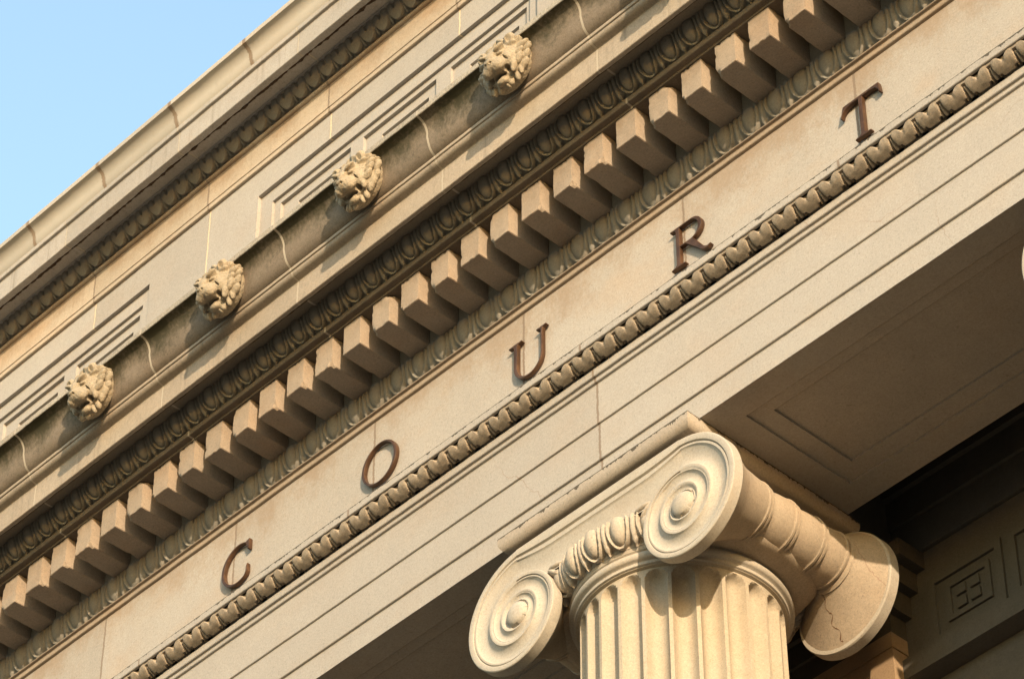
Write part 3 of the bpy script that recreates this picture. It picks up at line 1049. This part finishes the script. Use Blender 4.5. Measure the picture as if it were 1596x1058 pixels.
DEP = 0.024
Zb = 10.246
for ch, xc, lab in (('C', -10.160, 'bronze letter C fixed to the frieze, nearest the left of the word'),
                    ('O', -9.142, 'closed oval bronze letter O on the stone frieze'),
                    ('U', -8.153, 'bronze letter U with two serifed uprights on the frieze'),
                    ('R', -7.165, 'bronze letter R with bowl and kicked leg on the frieze'),
                    ('T', -6.165, 'bronze letter T with a drooping crossbar on the frieze')):
    me = extrude_poly(letter_loops(ch), 'bronze_letter', DEP, 0.0035)
    o = link('bronze_letter', me, M['bronze'], smooth=30.0)
    o.location = (xc, 7.780-DEP/2-0.003, Zb+H)
    o.rotation_euler = (math.radians(90), 0, 0)
    tag(o, lab, 'letter', 'bronze letters of the inscription')

# ------------------------------------------------------------------ lion heads
def sd_ell(P, c, r, rot=None):
    q = P-np.array(c)
    if rot is not None:
        q = q@rot
    r = np.array(r)
    k0 = np.linalg.norm(q/r, axis=1)
    k1 = np.linalg.norm(q/(r*r), axis=1)+1e-9
    return k0*(k0-1)/k1

def smin(a, b, k):
    h = np.clip(0.5+0.5*(b-a)/k, 0, 1)
    return b*(1-h)+a*h-k*h*(1-h)

def smax(a, b, k):
    return -smin(-a, -b, k)

def roty(a):
    c, s = math.cos(a), math.sin(a)
    return np.array([[c, 0, s], [0, 1, 0], [-s, 0, c]]).T

def rotx(a):
    c, s = math.cos(a), math.sin(a)
    return np.array([[1, 0, 0], [0, c, -s], [0, s, c]])

def make_locks(seed):
  rl = random.Random(seed)
  LOCKS = []
  for ringi, (R, yy, nn, L, wd) in enumerate(((0.95, 0.16, 24, 0.22, 0.105), (0.84, 0.40, 20, 0.24, 0.095), (0.68, 0.60, 15, 0.22, 0.085))):
      for i in range(nn):
          a = 2*math.pi*(i+0.5*(ringi % 2))/nn+rl.uniform(-0.06, 0.06)
          if ringi == 2 and (math.sin(a) < 0.1):
              continue
          if ringi == 1 and abs(a-math.pi*1.5) < 0.62:
              continue
          LOCKS.append((a, R*rl.uniform(0.96, 1.04), yy+rl.uniform(-0.04, 0.04), L*rl.uniform(0.85, 1.2), wd*rl.uniform(0.8, 1.15),
                        (0.55 if math.cos(a) > 0 else -0.55)+rl.uniform(-0.3, 0.3)))
  return LOCKS

LOCKS = make_locks(5)
NOD = math.radians(31)          # how far the face hangs down
def lion_sdf(P):
    d = sd_ell(P, (0, 0.06, 0.0), (0.94, 0.74, 0.96))
    for (a, R, yy, L, wd, tw) in LOCKS:
        d = smin(d, sd_ell(P, (R*math.cos(a), yy, R*math.sin(a)), (L, 0.13, wd), roty(-a+tw)), 0.012)
    cn, sn_ = math.cos(NOD), math.sin(NOD)
    y, z = P[:, 1]-0.10, P[:, 2]
    P = np.stack([P[:, 0], 0.10+y*cn-z*sn_, z*cn+y*sn_], 1)
    d = smin(d, sd_ell(P, (0, 0.36, 0.14), (0.58, 0.56, 0.58)), 0.07)                    # brow and cheeks
    for s in (-1, 1):
        d = smin(d, sd_ell(P, (s*0.40, 0.56, -0.10), (0.29, 0.32, 0.34)), 0.06)
    d = smin(d, sd_ell(P, (0, 0.80, 0.16), (0.24, 0.36, 0.28), rotx(-0.40)), 0.07)       # bridge of the nose
    d = smin(d, sd_ell(P, (0, 0.90, -0.14), (0.42, 0.36, 0.29)), 0.06)                   # muzzle
    for s in (-1, 1):
        d = smin(d, sd_ell(P, (s*0.21, 1.02, -0.24), (0.24, 0.22, 0.22)), 0.03)          # drooping upper lips
        d = smin(d, sd_ell(P, (s*0.31, 0.78, 0.43), (0.25, 0.17, 0.09), roty(s*0.40)), 0.03)    # brows
        d = smin(d, sd_ell(P, (s*0.62, 0.36, 0.66), (0.21, 0.17, 0.23), roty(s*0.6)), 0.02)      # ears
        d = smax(d, -sd_ell(P, (s*0.63, 0.53, 0.67), (0.105, 0.19, 0.135), roty(s*0.6)), 0.02)
        d = smax(d, -sd_ell(P, (s*0.325, 0.93, 0.25), (0.17, 0.15, 0.10), roty(s*0.32)), 0.02)    # sockets
        d = smin(d, sd_ell(P, (s*0.315, 0.79, 0.245), (0.115, 0.105, 0.075)), 0.010)              # eyes
        d = smax(d, -sd_ell(P, (s*0.46, 0.93, -0.02), (0.045, 0.26, 0.17), roty(s*0.55)), 0.02)   # furrow beside the muzzle
    d = smin(d, sd_ell(P, (0, 1.16, -0.02), (0.22, 0.12, 0.13)), 0.025)                  # nose
    d = smin(d, sd_ell(P, (0, 0.56, -0.70), (0.31, 0.34, 0.16)), 0.04)                   # lower jaw
    d = smin(d, sd_ell(P, (0, 0.80, -0.70), (0.20, 0.13, 0.13)), 0.04)                   # chin
    d = smax(d, -sd_ell(P, (0, 0.90, -0.50), (0.30, 0.36, 0.095)), 0.02)                 # open mouth
    for s in (-1, 1):
        d = smax(d, -sd_ell(P, (s*0.37, 0.80, -0.42), (0.10, 0.24, 0.15)), 0.02)         # corners of the mouth
        d = smax(d, -sd_ell(P, (s*0.10, 1.28, -0.06), (0.055, 0.08, 0.045)), 0.01)       # nostrils
    return d

def lion_mesh():
    nu, nv = 300, 150
    th = np.linspace(0.001, math.pi*0.60, nv)          # angle from the forward axis (+y)
    ph = np.linspace(0, 2*math.pi, nu, endpoint=False)
    T, Fh = np.meshgrid(th, ph)
    D = np.stack([np.sin(T)*np.cos(Fh), np.cos(T), np.sin(T)*np.sin(Fh)], 2).reshape(-1, 3)
    O = np.array([0, 0.05, -0.02])
    t = np.full(len(D), 1.75)
    alive = np.ones(len(D), bool)
    for it in range(70):
        idx = np.where(alive)[0]
        if len(idx) == 0:
            break
        d = lion_sdf(O+D[idx]*t[idx, None])
        t[idx] -= np.maximum(d, 0)*0.75+0.0006
        hit = (d < 0.002) | (t[idx] < 0.15)
        alive[idx[hit]] = False
    P = O+D*t[:, None]
    # chisel marks and weathering
    for i in range(len(P)):
        n = noise.fractal(Vector(P[i]*9), 1.0, 2.0, 3)
        P[i] += D[i]*(0.016*n)
    F = grid_faces(nu, nv, wrap_u=True, flip=False)
    return P, F

LS = 0.137
lion_meshes = []
for seed, nod in ((5, 31), (23, 27)):
    LOCKS = make_locks(seed)
    NOD = math.radians(nod)
    P, F = lion_mesh()
    W = np.stack([P[:, 0], -P[:, 1]*0.95, P[:, 2]], 1)*LS
    lme = mesh_from(W, F, 'lion_head')
    lme.materials.append(M['lion'])
    lme.shade_smooth()
    lion_meshes.append(lme)
labs = ['carved lion head lowest and farthest left on the gutter moulding, above the letter C',
        'second carved lion head from the left on the gutter moulding',
        'third carved lion head from the left on the gutter moulding, middle of those in view',
        'carved lion head highest and nearest the top of the picture',
        'lion head beyond the top edge, seen only by its shadow on the moulding']
for i in range(5):
    o = bpy.data.objects.new('lion_head', lion_meshes[i % 2])
    COL.objects.link(o)
    o.location = (-10.615+0.9885*i, 7.172, 11.388+H)
    o.scale = (1.0+0.02*math.sin(i*2.1), 1.0+0.03*math.sin(i*1.3+1), 1.0)
    o.rotation_euler = (0, math.radians(2.0*math.sin(i*3.7)), math.radians(1.5*math.sin(i*5.1)))
    tag(o, labs[i], 'lion head', 'lion heads along the cornice')
